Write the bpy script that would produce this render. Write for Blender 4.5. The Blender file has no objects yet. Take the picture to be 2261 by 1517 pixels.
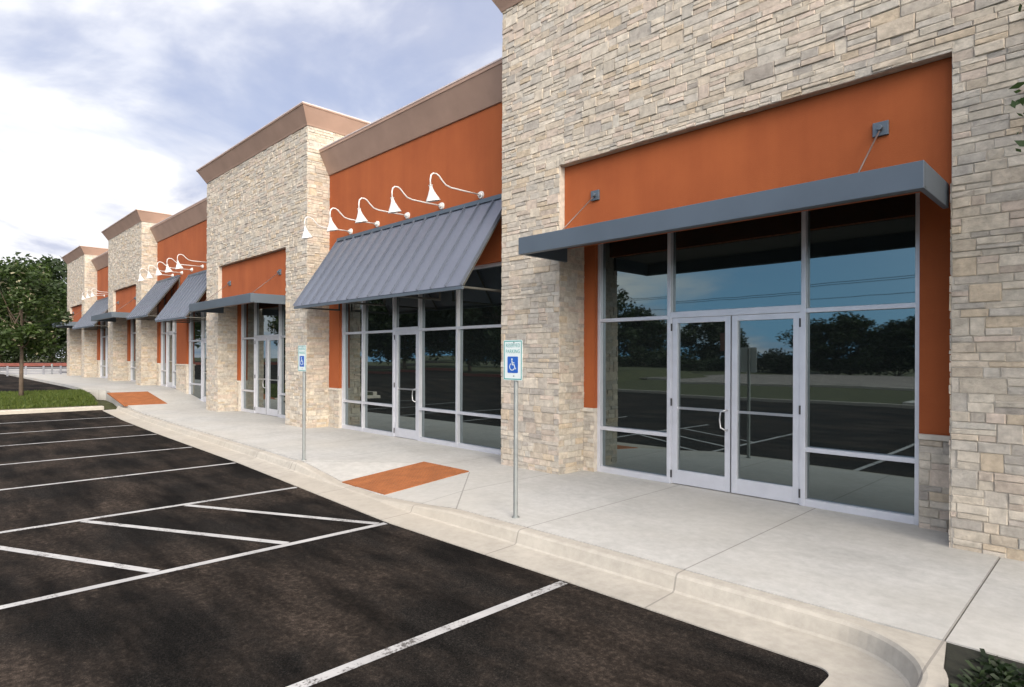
import bpy, math, random
from mathutils import Vector, Matrix
rnd = random.Random(7)
S = bpy.context.scene
COL = S.collection
R_ = math.radians

# ------------------------------------------------------------------ materials
def new_mat(name):
    m = bpy.data.materials.new(name); m.use_nodes = True
    nt = m.node_tree
    return m, nt, nt.nodes['Principled BSDF']

def N(nt, typ, **kw):
    n = nt.nodes.new(typ)
    for k, v in kw.items():
        setattr(n, k, v)
    return n

def noise(nt, scale, detail=4, rough=.55, vec=None, coord='Object', stretch=None):
    tc = N(nt, 'ShaderNodeTexCoord')
    out = tc.outputs[coord]
    if stretch:
        mp = N(nt, 'ShaderNodeMapping'); mp.inputs['Scale'].default_value = stretch
        nt.links.new(out, mp.inputs[0]); out = mp.outputs[0]
    n = N(nt, 'ShaderNodeTexNoise')
    n.inputs['Scale'].default_value = scale; n.inputs['Detail'].default_value = detail; n.inputs['Roughness'].default_value = rough
    nt.links.new(out, n.inputs['Vector'])
    return n.outputs['Fac']

def ramp(nt, fac, stops):
    r = N(nt, 'ShaderNodeValToRGB')
    el = r.color_ramp.elements
    while len(el) < len(stops): el.new(.5)
    for e, (p, c) in zip(el, stops):
        e.position = p; e.color = (*c, 1) if len(c) == 3 else c
    nt.links.new(fac, r.inputs[0])
    return r.outputs[0]

def mixc(nt, fac, a, b, mode='MIX'):
    m = N(nt, 'ShaderNodeMix', data_type='RGBA', blend_type=mode)
    for sock, v in ((m.inputs[0], fac), (m.inputs[6], a), (m.inputs[7], b)):
        if hasattr(v, 'is_linked'): nt.links.new(v, sock)
        else: sock.default_value = v if not isinstance(v, tuple) else (*v[:3], 1)
    return m.outputs[2]

def bump(nt, bs, h, strength, dist=.01):
    b = N(nt, 'ShaderNodeBump'); b.inputs['Strength'].default_value = strength; b.inputs['Distance'].default_value = dist
    nt.links.new(h, b.inputs['Height']); nt.links.new(b.outputs[0], bs.inputs['Normal'])

def simple(name, col, rough=.6, metal=0, var=.12, scale=3, bscale=0, bstr=.2, ior=None):
    m, nt, bs = new_mat(name)
    f = noise(nt, scale, 5)
    lo = tuple(c*(1-var) for c in col); hi = tuple(min(1, c*(1+var)) for c in col)
    nt.links.new(ramp(nt, f, [(.3, lo), (.7, hi)]), bs.inputs['Base Color'])
    bs.inputs['Roughness'].default_value = rough; bs.inputs['Metallic'].default_value = metal
    if ior: bs.inputs['IOR'].default_value = ior
    if bscale: bump(nt, bs, noise(nt, bscale, 4), bstr, .006)
    return m

def attr_mat(name, rough, nscale, nvar, bscale, bstr, trans=False, tint=(1, 1, 1)):
    m, nt, bs = new_mat(name)
    a = N(nt, 'ShaderNodeAttribute', attribute_name='col')
    f = noise(nt, nscale, 6, .65)
    g = ramp(nt, f, [(.25, (1-nvar,)*3), (.75, (1+nvar*.6,)*3)])
    c = mixc(nt, 1.0, a.outputs['Color'], g, 'MULTIPLY')
    nt.links.new(c, bs.inputs['Base Color'])
    bs.inputs['Roughness'].default_value = rough
    if bscale: bump(nt, bs, noise(nt, bscale, 6, .7), bstr, .012)
    if trans:
        tr = N(nt, 'ShaderNodeBsdfTranslucent'); nt.links.new(c, tr.inputs['Color'])
        ms = N(nt, 'ShaderNodeMixShader'); ms.inputs[0].default_value = .35
        out = nt.nodes['Material Output']
        nt.links.new(bs.outputs[0], ms.inputs[1]); nt.links.new(tr.outputs[0], ms.inputs[2]); nt.links.new(ms.outputs[0], out.inputs[0])
    return m

M = {}
M['stone'] = attr_mat('limestone', .92, 11, .36, 26, .8)
M['mortar'] = simple('mortar', (.48, .435, .375), .95, var=.2, scale=12, bscale=60, bstr=.4)
def stucco():
    m, nt, bs = new_mat('orange_stucco')
    f = noise(nt, 1.1, 6, .6); f2 = noise(nt, .9, 5, .6, stretch=(3, 3, .25))
    c1 = ramp(nt, f, [(.3, (.245, .056, .0125)), (.7, (.335, .086, .021))])
    c2 = mixc(nt, .35, c1, ramp(nt, f2, [(.35, (.25, .055, .013)), (.7, (.355, .092, .024))]))
    nt.links.new(c2, bs.inputs['Base Color']); bs.inputs['Roughness'].default_value = .9
    bump(nt, bs, noise(nt, 70, 5, .7), .35, .008)
    return m
M['stucco'] = stucco()
M['cornice'] = simple('tan_cornice', (.32, .215, .165), .75, var=.1, scale=2, bscale=30, bstr=.12)
M['cap'] = simple('cornice_cap', (.50, .42, .40), .5, var=.06)
M['sill'] = simple('cast_sill', (.50, .46, .40), .85, var=.12, scale=8, bscale=40)
M['alu'] = simple('clear_anodised_aluminium', (.58, .59, .64), .42, .45, var=.05, scale=6)
M['seal'] = simple('dark_gasket', (.03, .03, .035), .6)
M['steel'] = simple('brushed_steel', (.58, .58, .60), .3, .9, var=.05)
def glass(name='tinted_glass'):
    m, nt, bs = new_mat(name)
    bs.inputs['Base Color'].default_value = (.008, .010, .010, 1)
    bs.inputs['Roughness'].default_value = .015; bs.inputs['IOR'].default_value = 2.5; bs.inputs['Specular Tint'].default_value = (.82, .98, 1, 1)
    bump(nt, bs, noise(nt, .9, 2), .012, .05)
    return m
M['glass'] = glass()
M['awning'] = simple('blue_grey_metal', (.162, .181, .232), .38, .45, var=.03, scale=1.5)
M['seam'] = simple('seam_shade_metal', (.118, .138, .178), .42, .35, var=.05)  # awning metal, darkened: shade along the seams is put into the colour
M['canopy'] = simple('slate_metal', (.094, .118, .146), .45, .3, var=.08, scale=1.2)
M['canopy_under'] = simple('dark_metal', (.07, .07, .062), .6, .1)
M['white'] = simple('white_enamel', (.62, .61, .60), .4, var=.03)
M['galv'] = simple('galvanised_steel', (.27, .29, .29), .5, .55, var=.12, scale=9)
M['rod'] = simple('bronze_rod', (.16, .12, .11), .5, .4)
M['sign_white'] = simple('sign_white', (.62, .68, .68), .4, var=.03)
M['sign_green'] = simple('sign_green', (.07, .30, .29), .4, var=.03)
M['sign_blue'] = simple('sign_blue', (.02, .10, .42), .4, var=.03)
M['mat'] = simple('terracotta_tactile', (.265, .088, .025), .85, var=.2, scale=4, bscale=60, bstr=.2)
M['bark'] = simple('bark', (.10, .075, .055), .95, var=.35, scale=9, bscale=30, bstr=.8)
M['leaf'] = attr_mat('foliage', .55, 2, .15, 0, 0, trans=True)
M['red'] = simple('red_kerb_paint', (.17, .048, .036), .7, var=.2, scale=3)
M['brown_sign'] = simple('brown_sign', (.16, .07, .045), .6)
M['black'] = simple('black_rubber', (.02, .02, .02), .7)
M['cable'] = simple('cable', (.02, .02, .02), .7)
M['wood'] = simple('pole_wood', (.12, .09, .07), .9, var=.25, scale=6)
M['roof'] = simple('roof_membrane', (.45, .43, .40), .9)
M['slat'] = simple('slate_slats', (.19, .20, .23), .6)

def asphalt(name, brown=1.0, base=.0060):
    m, nt, bs = new_mat(name)
    fine = noise(nt, 80, 7, .86)
    c = ramp(nt, fine, [(.30, (base*.4,)*3), (.5, (base, base*.95, base*.92)), (.60, (base*4.2, base*3.8, base*3.5)), (.70, (base*12, base*10.6, base*9.6))])
    big = noise(nt, .5, 7, .66, stretch=(1, 1.5, 1))
    mask = ramp(nt, big, [(.43, (0, 0, 0)), (.66, (1, 1, 1))])
    dust = ramp(nt, noise(nt, 22, 10, .9), [(.36, (base*.8, base*.68, base*.58)), (.51, (base*4.5, base*3.6, base*3.0)), (.60, (base*12, base*9.6, base*7.9)), (.70, (base*38, base*31, base*26))])
    c2 = mixc(nt, mask, c, dust) if brown else c
    streak = noise(nt, 1.3, 6, .62, stretch=(.45, 2.4, 1))
    c3 = mixc(nt, 1.0, c2, ramp(nt, streak, [(.34, (.5,)*3), (.62, (1.65, 1.6, 1.55))]), 'MULTIPLY')
    nt.links.new(c3, bs.inputs['Base Color']); bs.inputs['Roughness'].default_value = .92
    bs.inputs['Specular IOR Level'].default_value = .06
    bump(nt, bs, noise(nt, 110, 5, .8), .6, .008)
    return m
M['asphalt'] = asphalt('parking_asphalt')
M['road'] = asphalt('road_asphalt', 0, .13)

def paint():
    m, nt, bs = new_mat('road_paint')
    f = noise(nt, 40, 6, .75)
    w = ramp(nt, noise(nt, 3, 4), [(.3, (.32, .32, .325)), (.7, (.46, .46, .46))])
    wear = N(nt, 'ShaderNodeMath', operation='ADD'); nt.links.new(f, wear.inputs[0]); nt.links.new(noise(nt, 2.2, 5, .7), wear.inputs[1])
    c = mixc(nt, ramp(nt, wear.outputs[0], [(.80, (1, 1, 1)), (.93, (0, 0, 0))]), w, (.075, .07, .066))
    nt.links.new(c, bs.inputs['Base Color']); bs.inputs['Roughness'].default_value = .7
    bump(nt, bs, f, .3, .004)
    return m
M['paint'] = paint()

def concrete(name, base, warm, joints=True):
    m, nt, bs = new_mat(name)
    f = noise(nt, 1.3, 7, .62); f2 = noise(nt, 9, 6, .7); f3 = noise(nt, .35, 4)
    c = ramp(nt, f, [(.25, tuple(b*.80 for b in base)), (.55, base), (.8, tuple(min(1, b*1.07) for b in base))])
    c = mixc(nt, 1.0, c, ramp(nt, f2, [(.3, (.84,)*3), (.65, (1.06,)*3)]), 'MULTIPLY')
    c = mixc(nt, ramp(nt, f3, [(.4, (0, 0, 0)), (.7, (.6,)*3)]), c, warm)
    if joints:
        g = N(nt, 'ShaderNodeNewGeometry'); sx = N(nt, 'ShaderNodeSeparateXYZ'); nt.links.new(g.outputs['Position'], sx.inputs[0])
        def lin(sock, off, per, w):
            a = N(nt, 'ShaderNodeMath', operation='ADD'); nt.links.new(sock, a.inputs[0]); a.inputs[1].default_value = off
            p = N(nt, 'ShaderNodeMath', operation='PINGPONG'); nt.links.new(a.outputs[0], p.inputs[0]); p.inputs[1].default_value = per/2
            l = N(nt, 'ShaderNodeMath', operation='LESS_THAN'); nt.links.new(p.outputs[0], l.inputs[0]); l.inputs[1].default_value = w
            return l.outputs[0]
        jx = lin(sx.outputs[0], 2.72, 1.86, .008)
        def mth(op, a, b_):
            n = N(nt, 'ShaderNodeMath', operation=op)
            for i, v in enumerate((a, b_)):
                if hasattr(v, 'is_linked'): nt.links.new(v, n.inputs[i])
                else: n.inputs[i].default_value = v
            return n.outputs[0]
        X, Y = sx.outputs[0], sx.outputs[1]
        for sgn, x0 in ((1, -7.44), (-1, -8.68)):
            dd = mth('ABSOLUTE', mth('ADD', mth('MULTIPLY', mth('SUBTRACT', X, x0), sgn), mth('SUBTRACT', Y, 6.5)), 0)
            on = mth('MULTIPLY', mth('LESS_THAN', dd, .013), mth('MULTIPLY', mth('GREATER_THAN', mth('MULTIPLY', mth('SUBTRACT', X, x0), sgn), 0), mth('LESS_THAN', mth('MULTIPLY', mth('SUBTRACT', X, x0), sgn), 1.7)))
            jx = mth('MAXIMUM', jx, on)
        sc = N(nt, 'ShaderNodeMath', operation='MULTIPLY'); nt.links.new(jx, sc.inputs[0]); sc.inputs[1].default_value = .6
        c = mixc(nt, sc.outputs[0], c, (.16, .15, .14))
    nt.links.new(c, bs.inputs['Base Color']); bs.inputs['Roughness'].default_value = .88
    bump(nt, bs, noise(nt, 60, 5, .7), .25, .005)
    return m
M['walk'] = concrete('sidewalk_concrete', (.455, .452, .435), (.45, .43, .385))
M['curb'] = concrete('kerb_concrete', (.41, .385, .34), (.40, .36, .30))
def grassm():
    m, nt, bs = new_mat('lawn')
    c = ramp(nt, noise(nt, 1.2, 7, .7), [(.3, (.034, .040, .010)), (.6, (.062, .068, .019)), (.8, (.115, .10, .042))])
    nt.links.new(c, bs.inputs['Base Color']); bs.inputs['Roughness'].default_value = .9
    bump(nt, bs, noise(nt, 30, 5, .8), 1, .05)
    return m
M['grass'] = grassm()
M['blade'] = attr_mat('grass_blades', .6, 2, .15, 0, 0, trans=True)
M['soil'] = simple('planting_soil', (.014, .015, .009), 1, var=.4, scale=10, bscale=25, bstr=1)

# ------------------------------------------------------------------ mesh helper
class MB:
    def __init__(s): s.v = []; s.f = []; s.c = []
    def face(s, pts, col=None):
        i = len(s.v); s.v += [tuple(p) for p in pts]; s.f.append(tuple(range(i, i+len(pts)))); s.c.append(col)
    def box(s, x0, x1, y0, y1, z0, z1, col=None):
        i = len(s.v)
        s.v += [(x0,y0,z0),(x1,y0,z0),(x1,y1,z0),(x0,y1,z0),(x0,y0,z1),(x1,y0,z1),(x1,y1,z1),(x0,y1,z1)]
        for q in ((0,3,2,1),(4,5,6,7),(0,1,5,4),(1,2,6,5),(2,3,7,6),(3,0,4,7)):
            s.f.append(tuple(i+k for k in q)); s.c.append(col)
        return s
    def tube(s, pts, rad, n=8, col=None, caps=True):
        pts = [Vector(p) for p in pts]
        rads = rad if isinstance(rad, (list, tuple)) else [rad]*len(pts)
        rings = []; up = Vector((0, 0, 1)); prevx = None
        for k, p in enumerate(pts):
            d = (pts[min(k+1, len(pts)-1)] - pts[max(k-1, 0)]).normalized()
            if prevx is None:
                a = Vector((1, 0, 0)) if abs(d.x) < .8 else Vector((0, 1, 0))
                x = d.cross(a).normalized()
            else:
                x = (prevx - d*prevx.dot(d)).normalized()
            prevx = x; y = d.cross(x)
            i = len(s.v)
            for j in range(n):
                t = 2*math.pi*j/n
                s.v.append(tuple(p + (x*math.cos(t) + y*math.sin(t))*rads[k]))
            rings.append(i)
        for a, b in zip(rings, rings[1:]):
            for j in range(n):
                s.f.append((a+j, a+(j+1) % n, b+(j+1) % n, b+j)); s.c.append(col)
        if caps:
            s.f.append(tuple(rings[0]+j for j in reversed(range(n)))); s.c.append(col)
            s.f.append(tuple(rings[-1]+j for j in range(n))); s.c.append(col)
        return s
    def prism(s, poly, axis, a, b, col=None):
        # poly of 2d points extruded along axis from a to b
        def P(p, t):
            return {'x': (t, p[0], p[1]), 'y': (p[0], t, p[1]), 'z': (p[0], p[1], t)}[axis]
        n = len(poly); i = len(s.v)
        s.v += [P(p, a) for p in poly] + [P(p, b) for p in poly]
        s.f.append(tuple(i+k for k in range(n))); s.f.append(tuple(i+n+k for k in reversed(range(n))))
        for k in range(n):
            s.f.append((i+k, i+n+k, i+n+(k+1) % n, i+(k+1) % n))
        s.c += [col]*(n+2)
        return s
    def build(s, name, mat, parent=None, smooth=False, bevel=0, fix=True):
        o0 = parent_world(parent)
        me = bpy.data.meshes.new(name)
        me.from_pydata([(x-o0[0], y-o0[1], z-o0[2]) for x, y, z in s.v], [], s.f)
        if any(c is not None for c in s.c):
            at = me.color_attributes.new('col', 'FLOAT_COLOR', 'CORNER')
            k = 0
            buf = []
            for f, c in zip(s.f, s.c):
                c = c or (.4, .4, .4)
                for _ in f: buf += [c[0], c[1], c[2], 1]
            at.data.foreach_set('color', buf)
        me.materials.append(mat)
        if fix:
            import bmesh
            bm = bmesh.new(); bm.from_mesh(me); bmesh.ops.recalc_face_normals(bm, faces=bm.faces); bm.to_mesh(me); bm.free()
        if smooth:
            me.polygons.foreach_set('use_smooth', [True]*len(me.polygons))
        o = bpy.data.objects.new(name, me); COL.objects.link(o)
        if parent: o.parent = parent
        if bevel:
            b = o.modifiers.new('bevel', 'BEVEL'); b.width = bevel; b.segments = 2; b.limit_method = 'ANGLE'
        return o

def parent_world(p):
    v = Vector((0, 0, 0))
    while p is not None:
        v += p.location; p = p.parent
    return v

def tag(o, label, cat, group=None):
    o['label'] = label; o['category'] = cat
    if group: o['group'] = group
    return o
def empty(name, loc, label, cat, group=None):
    o = bpy.data.objects.new(name, None); COL.objects.link(o); o.location = loc; o.empty_display_size = .2
    return tag(o, label, cat, group)
def struct(o):
    o['kind'] = 'structure'; return o
def stuff(o, label, cat):
    o['kind'] = 'stuff'; return tag(o, label, cat)
def copy_tree(o, parent=None):
    c = o.copy(); COL.objects.link(c)
    if parent: c.parent = parent
    for ch in list(o.children):
        if ch is not c: copy_tree(ch, c)
    return c

# ------------------------------------------------------------------ levels
def lerp_tab(t, x):
    if x >= t[0][0]: return t[0][1]
    for (a, za), (b, zb) in zip(t, t[1:]):
        if x >= b: return za + (zb-za)*(a-x)/(a-b)
    return t[-1][1]
def g(x):      # pavement level along the row of shops: level near, a ramp, then a higher terrace
    return lerp_tab([(-23.2, 0), (-24.7, .11), (-27.2, .43), (-30, .54), (-33, .57), (-62, .57), (-74, .95), (-130, 1.1)], x)
def walk_h(x, y):
    d = 0
    if -10.4 < x < -5.7:
        a = (6.52-y)/1.65
        if x > -7.45: a -= (x+7.45)/1.65
        if x < -8.66: a -= (-8.66-x)/1.65
        d = .135*max(0, min(1, a))
    return g(x) - d
# the kerb: edge of the asphalt / back of the kerb
def y_asph(x):
    return lerp_tab([(0, 4.29), (-3.5, 4.25), (-6.3, 4.18), (-11.7, 4.46), (-18, 4.62), (-26, 4.95), (-30, 5.0)], x)
def y_back(x):
    return y_asph(x) + .62

# ------------------------------------------------------------------ setting
b = MB()
xs = [400, 60, 10, -20, -23.2, -24.7, -27.2, -30, -33, -62, -74, -130, -400]
for a, c in zip(xs, xs[1:]):
    for y0, y1 in ((-400, -60), (-60, 4.2), (4.2, 9), (9, 400)):
        za, zc = g(a)-.42, g(c)-.42
        b.face([(a, y0, za), (c, y0, zc), (c, y1, zc), (a, y1, za)])
struct(b.build('ground', M['grass']))

b = MB()
xs = [40 - k*1.0 for k in range(0, 37)] + [4 - k*.75 for k in range(0, 40)] + [-25.9]
xs = sorted(set(round(x, 3) for x in xs if x >= -25.9), reverse=True)
def asph_z(x): return -.17 + .07*max(0, min(1, (-22-x)/3.9))
for a, c in zip(xs, xs[1:]):
    b.face([(a, -12.4, asph_z(a)), (c, -12.4, asph_z(c)), (c, y_asph(c)+.25, asph_z(c)), (a, y_asph(a)+.25, asph_z(a))])
struct(b.build('parking_lot', M['asphalt']))
# lane beyond the grass island, and the cross lane at the far end
b = MB()
xs = [-29.06] + [-31.2 - k*2 for k in range(0, 40)]
for a, c in zip(xs, xs[1:]):
    b.face([(a, -40, g(a)-.12), (c, -40, g(c)-.12), (c, 5.2, g(c)-.12), (a, 5.2, g(a)-.12)])
    if c < -61:
        b.face([(a, 5.2, g(a)-.12), (c, 5.2, g(c)-.12), (c, 60, g(c)-.12), (a, 60, g(a)-.12)])
b.face([(-25.9, -12.4, -.10), (-29.06, -12.4, g(-29.06)-.12), (-29.06, -.6, g(-29.06)-.12), (-25.9, -.6, -.10)])
struct(b.build('driveway', M['asphalt']))

# parking lines
def line(p, q, w, z=None):
    p = Vector(p); q = Vector(q); d = (q-p).normalized(); n = Vector((-d.y, d.x))*w/2
    b = MB(); k = 10
    for i in range(k):
        a = p + (q-p)*i/k; c = p + (q-p)*(i+1)/k
        b.face([(a.x-n.x, a.y-n.y, asph_z(a.x)+.004), (c.x-n.x, c.y-n.y, asph_z(c.x)+.004), (c.x+n.x, c.y+n.y, asph_z(c.x)+.004), (a.x+n.x, a.y+n.y, asph_z(a.x)+.004)])
    o = struct(b.build('parking_line', M['paint']))
for x in (-3.54, -6.29, -8.96, -11.8, -14.5, -17.5, -20.25, -23.1, 1.9, 4.7):
    line((x, -1.2 if x > -9 else -.9), (x, y_asph(x)-.03), .092)
for (a, c) in (((-8.9, -.35), (-6.34, .95)), ((-8.9, .35), (-6.34, 1.66)), ((-8.9, 1.52), (-6.34, 2.93)), ((-8.9, 2.69), (-6.34, 4.07))):
    if a[1] > 0: line(a, c, .092)

# sidewalk
b = MB()
xs = [-.86 - k*.12 for k in range(0, 90)]; xs += [xs[-1] - .4*k for k in range(1, 40)]; xs = [x for x in xs if x > -27]; xs += [-27.2 - k*1.2 for k in range(0, 30)]
ys = [i/14 for i in range(15)]
def ywalk(x, t):
    y0 = y_back(x) if x > -29 else 5.0
    return y0 + (8.3-y0)*t
for a, c in zip(xs, xs[1:]):
    for t0, t1 in zip(ys, ys[1:]):
        P = [(x, ywalk(x, t)) for x, t in ((a, t0), (c, t0), (c, t1), (a, t1))]
        b.face([(x, y, walk_h(x, y)) for x, y in P])
    y0 = ywalk(c, 0); y1 = ywalk(a, 0)
    b.face([(a, y1, walk_h(a, y1)), (c, y0, walk_h(c, y0)), (c, y0, walk_h(c, y0)-.4), (a, y1, walk_h(a, y1)-.4)])
b.face([(-.86, y_back(-.86), 0), (-.86, 8.3, 0), (-.86, 8.3, -.1), (-.86, y_back(-.86), -.1)])
e = xs[-1]
b.face([(e, 5, g(e)), (e, 14, g(e)), (e-4, 14, g(e-4)), (e-4, 6.2, g(e-4))])
b.face([(e, 5, g(e)), (e-4, 6.2, g(e-4)), (e-4, 6.2, g(e-4)-.3), (e, 5, g(e)-.3)])
struct(b.build('sidewalk', M['walk'], fix=False))
b = MB()
b.box(-.851, 30, y_back(-.86)+.012, 8.3, -.3, -.006)
struct(b.build('sidewalk', M['walk']))

# kerb with gutter pan: profile swept along the lot edge and round the corner at the right
def kprof(drop):
    # (offset from asphalt edge, z) ; drop 0 = full kerb, 1 = flush ramp
    h = -.004 - .135*drop
    f = -.150
    return [(0, -.30), (0, -.160), (.42, f), (.44, f+(h-f)*.1), (.470, f + (h-f)*.82), (.49, f+(h-f)*.97), (.515, h), (.612, h), (.612, -.4)]
b = MB()
def section(px, py, nx, ny, drop, zoff=0, width=1.0):
    return [(px + nx*o*width, py + ny*o*width, z + zoff) for o, z in kprof(drop)]
secs = []
# straight run along the shops from the far end to the corner
x = -25.6
while x < -1.44:
    d = 0
    y = y_back(x)
    d = max(0, min(1, (g(x) - walk_h(x, y))/.135))
    if x < -10.4: d = max(d, .18)
    zo = max(0, asph_z(x)+.17)
    secs.append(section(x, y_asph(x), 0, 1, d, zo))
    x += .16
# corner: the face turns to -Y on a radius while the pan stays square in front of it
cx, cy, rr = -1.44, y_asph(-1.44)+.49-.60, .60
for k in range(0, 15):
    t = R_(90 - 90*k/14)
    fx, fy = cx + rr*math.cos(t), cy + rr*math.sin(t)     # face line
    nx, ny = math.cos(t), math.sin(t)
    secs.append([(fx + nx*(o-.49), fy + ny*(o-.49), z) for o, z in kprof(0)])
for k in range(1, 8):
    fx, fy = cx + rr, cy - k*2.5
    secs.append([(fx + (o-.49), fy, z) for o, z in kprof(0)])
for A, B in zip(secs, secs[1:]):
    for i in range(len(A)-1):
        b.face([A[i], B[i], B[i+1], A[i+1]])
# top fill between the turning kerb and the pavement
fan = []
for k in range(0, 15):
    t = R_(90 - 90*k/14)
    fan.append((cx + (rr+.10)*math.cos(t), cy + (rr+.10)*math.sin(t)))
cc = (-.845, y_back(-.9)-.006)
for p, q in zip(fan, fan[1:]):
    b.face([(p[0], p[1], -.006), (q[0], q[1], -.006), (cc[0], cc[1], -.006)])
struct(b.build('kerb', M['curb'], smooth=False, fix=False))

# kerb round the grass island
b = MB()
b.box(-26.15, -25.85, -.6, y_asph(-26)+.1, -.4, .035); b.box(-29.0, -26.152, -.6, -.35, -.4, .2)
struct(b.build('kerb', M['curb'], bevel=.03))
def zi(x): return lerp_tab([(-26.1, .02), (-27.2, .33), (-29, .45), (-33, .5)], x)
b = MB()
for k in range(10):
    x0, x1 = -26.15 - k*.29, -26.15 - (k+1)*.29
    for j in range(18):
        y0 = -.35 + j*(5.35/18); y1 = y0 + 5.35/18
        b.face([(x0, y0, zi(x0)), (x1, y0, zi(x1)), (x1, y1, zi(x1)), (x0, y1, zi(x0))])
isl_base = struct(b.build('lawn', M['grass']))
# grass blades on the island
b = MB()
for i in range(26000):
    x = -26.2 - rnd.random()*2.8; y = 5.0 - rnd.random()**1.2*5.2
    if x < -25.5 and y > 4.9: continue
    z = zi(x)-.01; h = .05 + rnd.random()*.08; a = rnd.random()*6.283; w = .016
    dx, dy = math.cos(a)*w, math.sin(a)*w; l = rnd.uniform(-.06, .06); m = rnd.uniform(-.06, .06)
    k = rnd.random()
    b.face([(x-dx, y-dy, z), (x+dx, y+dy, z), (x+l, y+m, z+h)], (.045+.08*k, .085+.075*k, .010+.018*k))
stuff(b.build('grass', M['blade'], fix=False), 'short green grass growing on the kerbed island at the end of the parking bays', 'grass')

# planting bed at the lower right
b = MB(); b.face([(-.31-.1, -14, -.03), (30, -14, -.03), (30, 4.9, -.03), (-.41, 4.9, -.03)])
b.face([(-.85, 4.3, -.012), (-.405, 4.3, -.012), (-.405, 4.9, -.012), (-.85, 4.9, -.012)])
struct(b.build('planting_bed', M['soil']))
b = MB()
for i in range(22000):
    x = -.62 + rnd.random()**1.5*4.5; y = 4.80 - rnd.random()*5
    z = -.03; h = .015 + rnd.random()*.05; a = rnd.random()*6.283; w = rnd.uniform(.008, .02)
    dx, dy = math.cos(a)*w, math.sin(a)*w; l = rnd.uniform(-.09, .09); m = rnd.uniform(-.09, .09); k = rnd.random()
    b.face([(x-dx, y-dy, z), (x+dx, y+dy, z), (x+l+dx, y+m+dy, z+h), (x+l-dx, y+m-dy, z+h)], (.008+.018*k, .018+.03*k, .005+.008*k))
stuff(b.build('ground_cover', M['blade'], fix=False), 'dark green ground cover in the bed beside the pavement corner', 'ground cover')

# opposite side (seen mirrored in the shop windows)
b = MB()
b.face([(60, -12.4, -.08), (-25.9, -12.4, -.08), (-25.9, -24, .02), (60, -24, .02)])
struct(b.build('lawn', M['grass']))
b = MB(); b.box(-25.9, 60, -12.55, -12.3, -.4, -.04); struct(b.build('kerb', M['curb']))
b = MB(); b.face([(120, -24, .1), (-29, -24, .1), (-29, -50, .1), (120, -50, .1)]); b.face([(-29, -36.3, .1), (-140, -36.3, .64), (-140, -50, .64), (-29, -50, .1)]); struct(b.build('road', M['road']))
b = MB(); b.box(-25.9, 120, -24.1, -23.8, -.2, .16); struct(b.build('kerb', M['curb']))
b = MB(); b.box(-6.5, -4.2, -23.75, -12.7, -.3, .035); struct(b.build('path', M['walk']))

# ------------------------------------------------------------------ stone facing
PAL = [(.48, .455, .415), (.50, .465, .415), (.46, .435, .405), (.48, .435, .38), (.43, .415, .395), (.53, .50, .455),
       (.47, .42, .38), (.48, .42, .345), (.39, .375, .36), (.51, .45, .41), (.45, .44, .42), (.36, .34, .325), (.47, .41, .335)]
WT = [10, 10, 9, 8, 7, 9, 6, 4, 3, 6, 8, 1.3, 3]
def cut(rect, holes):
    out = [rect]
    for (hx0, hx1, hz0, hz1) in holes:
        nxt = []
        for (x0, x1, z0, z1) in out:
            if x1 <= hx0 or x0 >= hx1 or z1 <= hz0 or z0 >= hz1: nxt.append((x0, x1, z0, z1)); continue
            if x0 < hx0: nxt.append((x0, hx0, z0, z1))
            if x1 > hx1: nxt.append((hx1, x1, z0, z1))
            a, c = max(x0, hx0), min(x1, hx1)
            if z0 < hz0: nxt.append((a, c, z0, hz0))
            if z1 > hz1: nxt.append((a, c, hz1, z1))
        out = nxt
    return out
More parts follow.
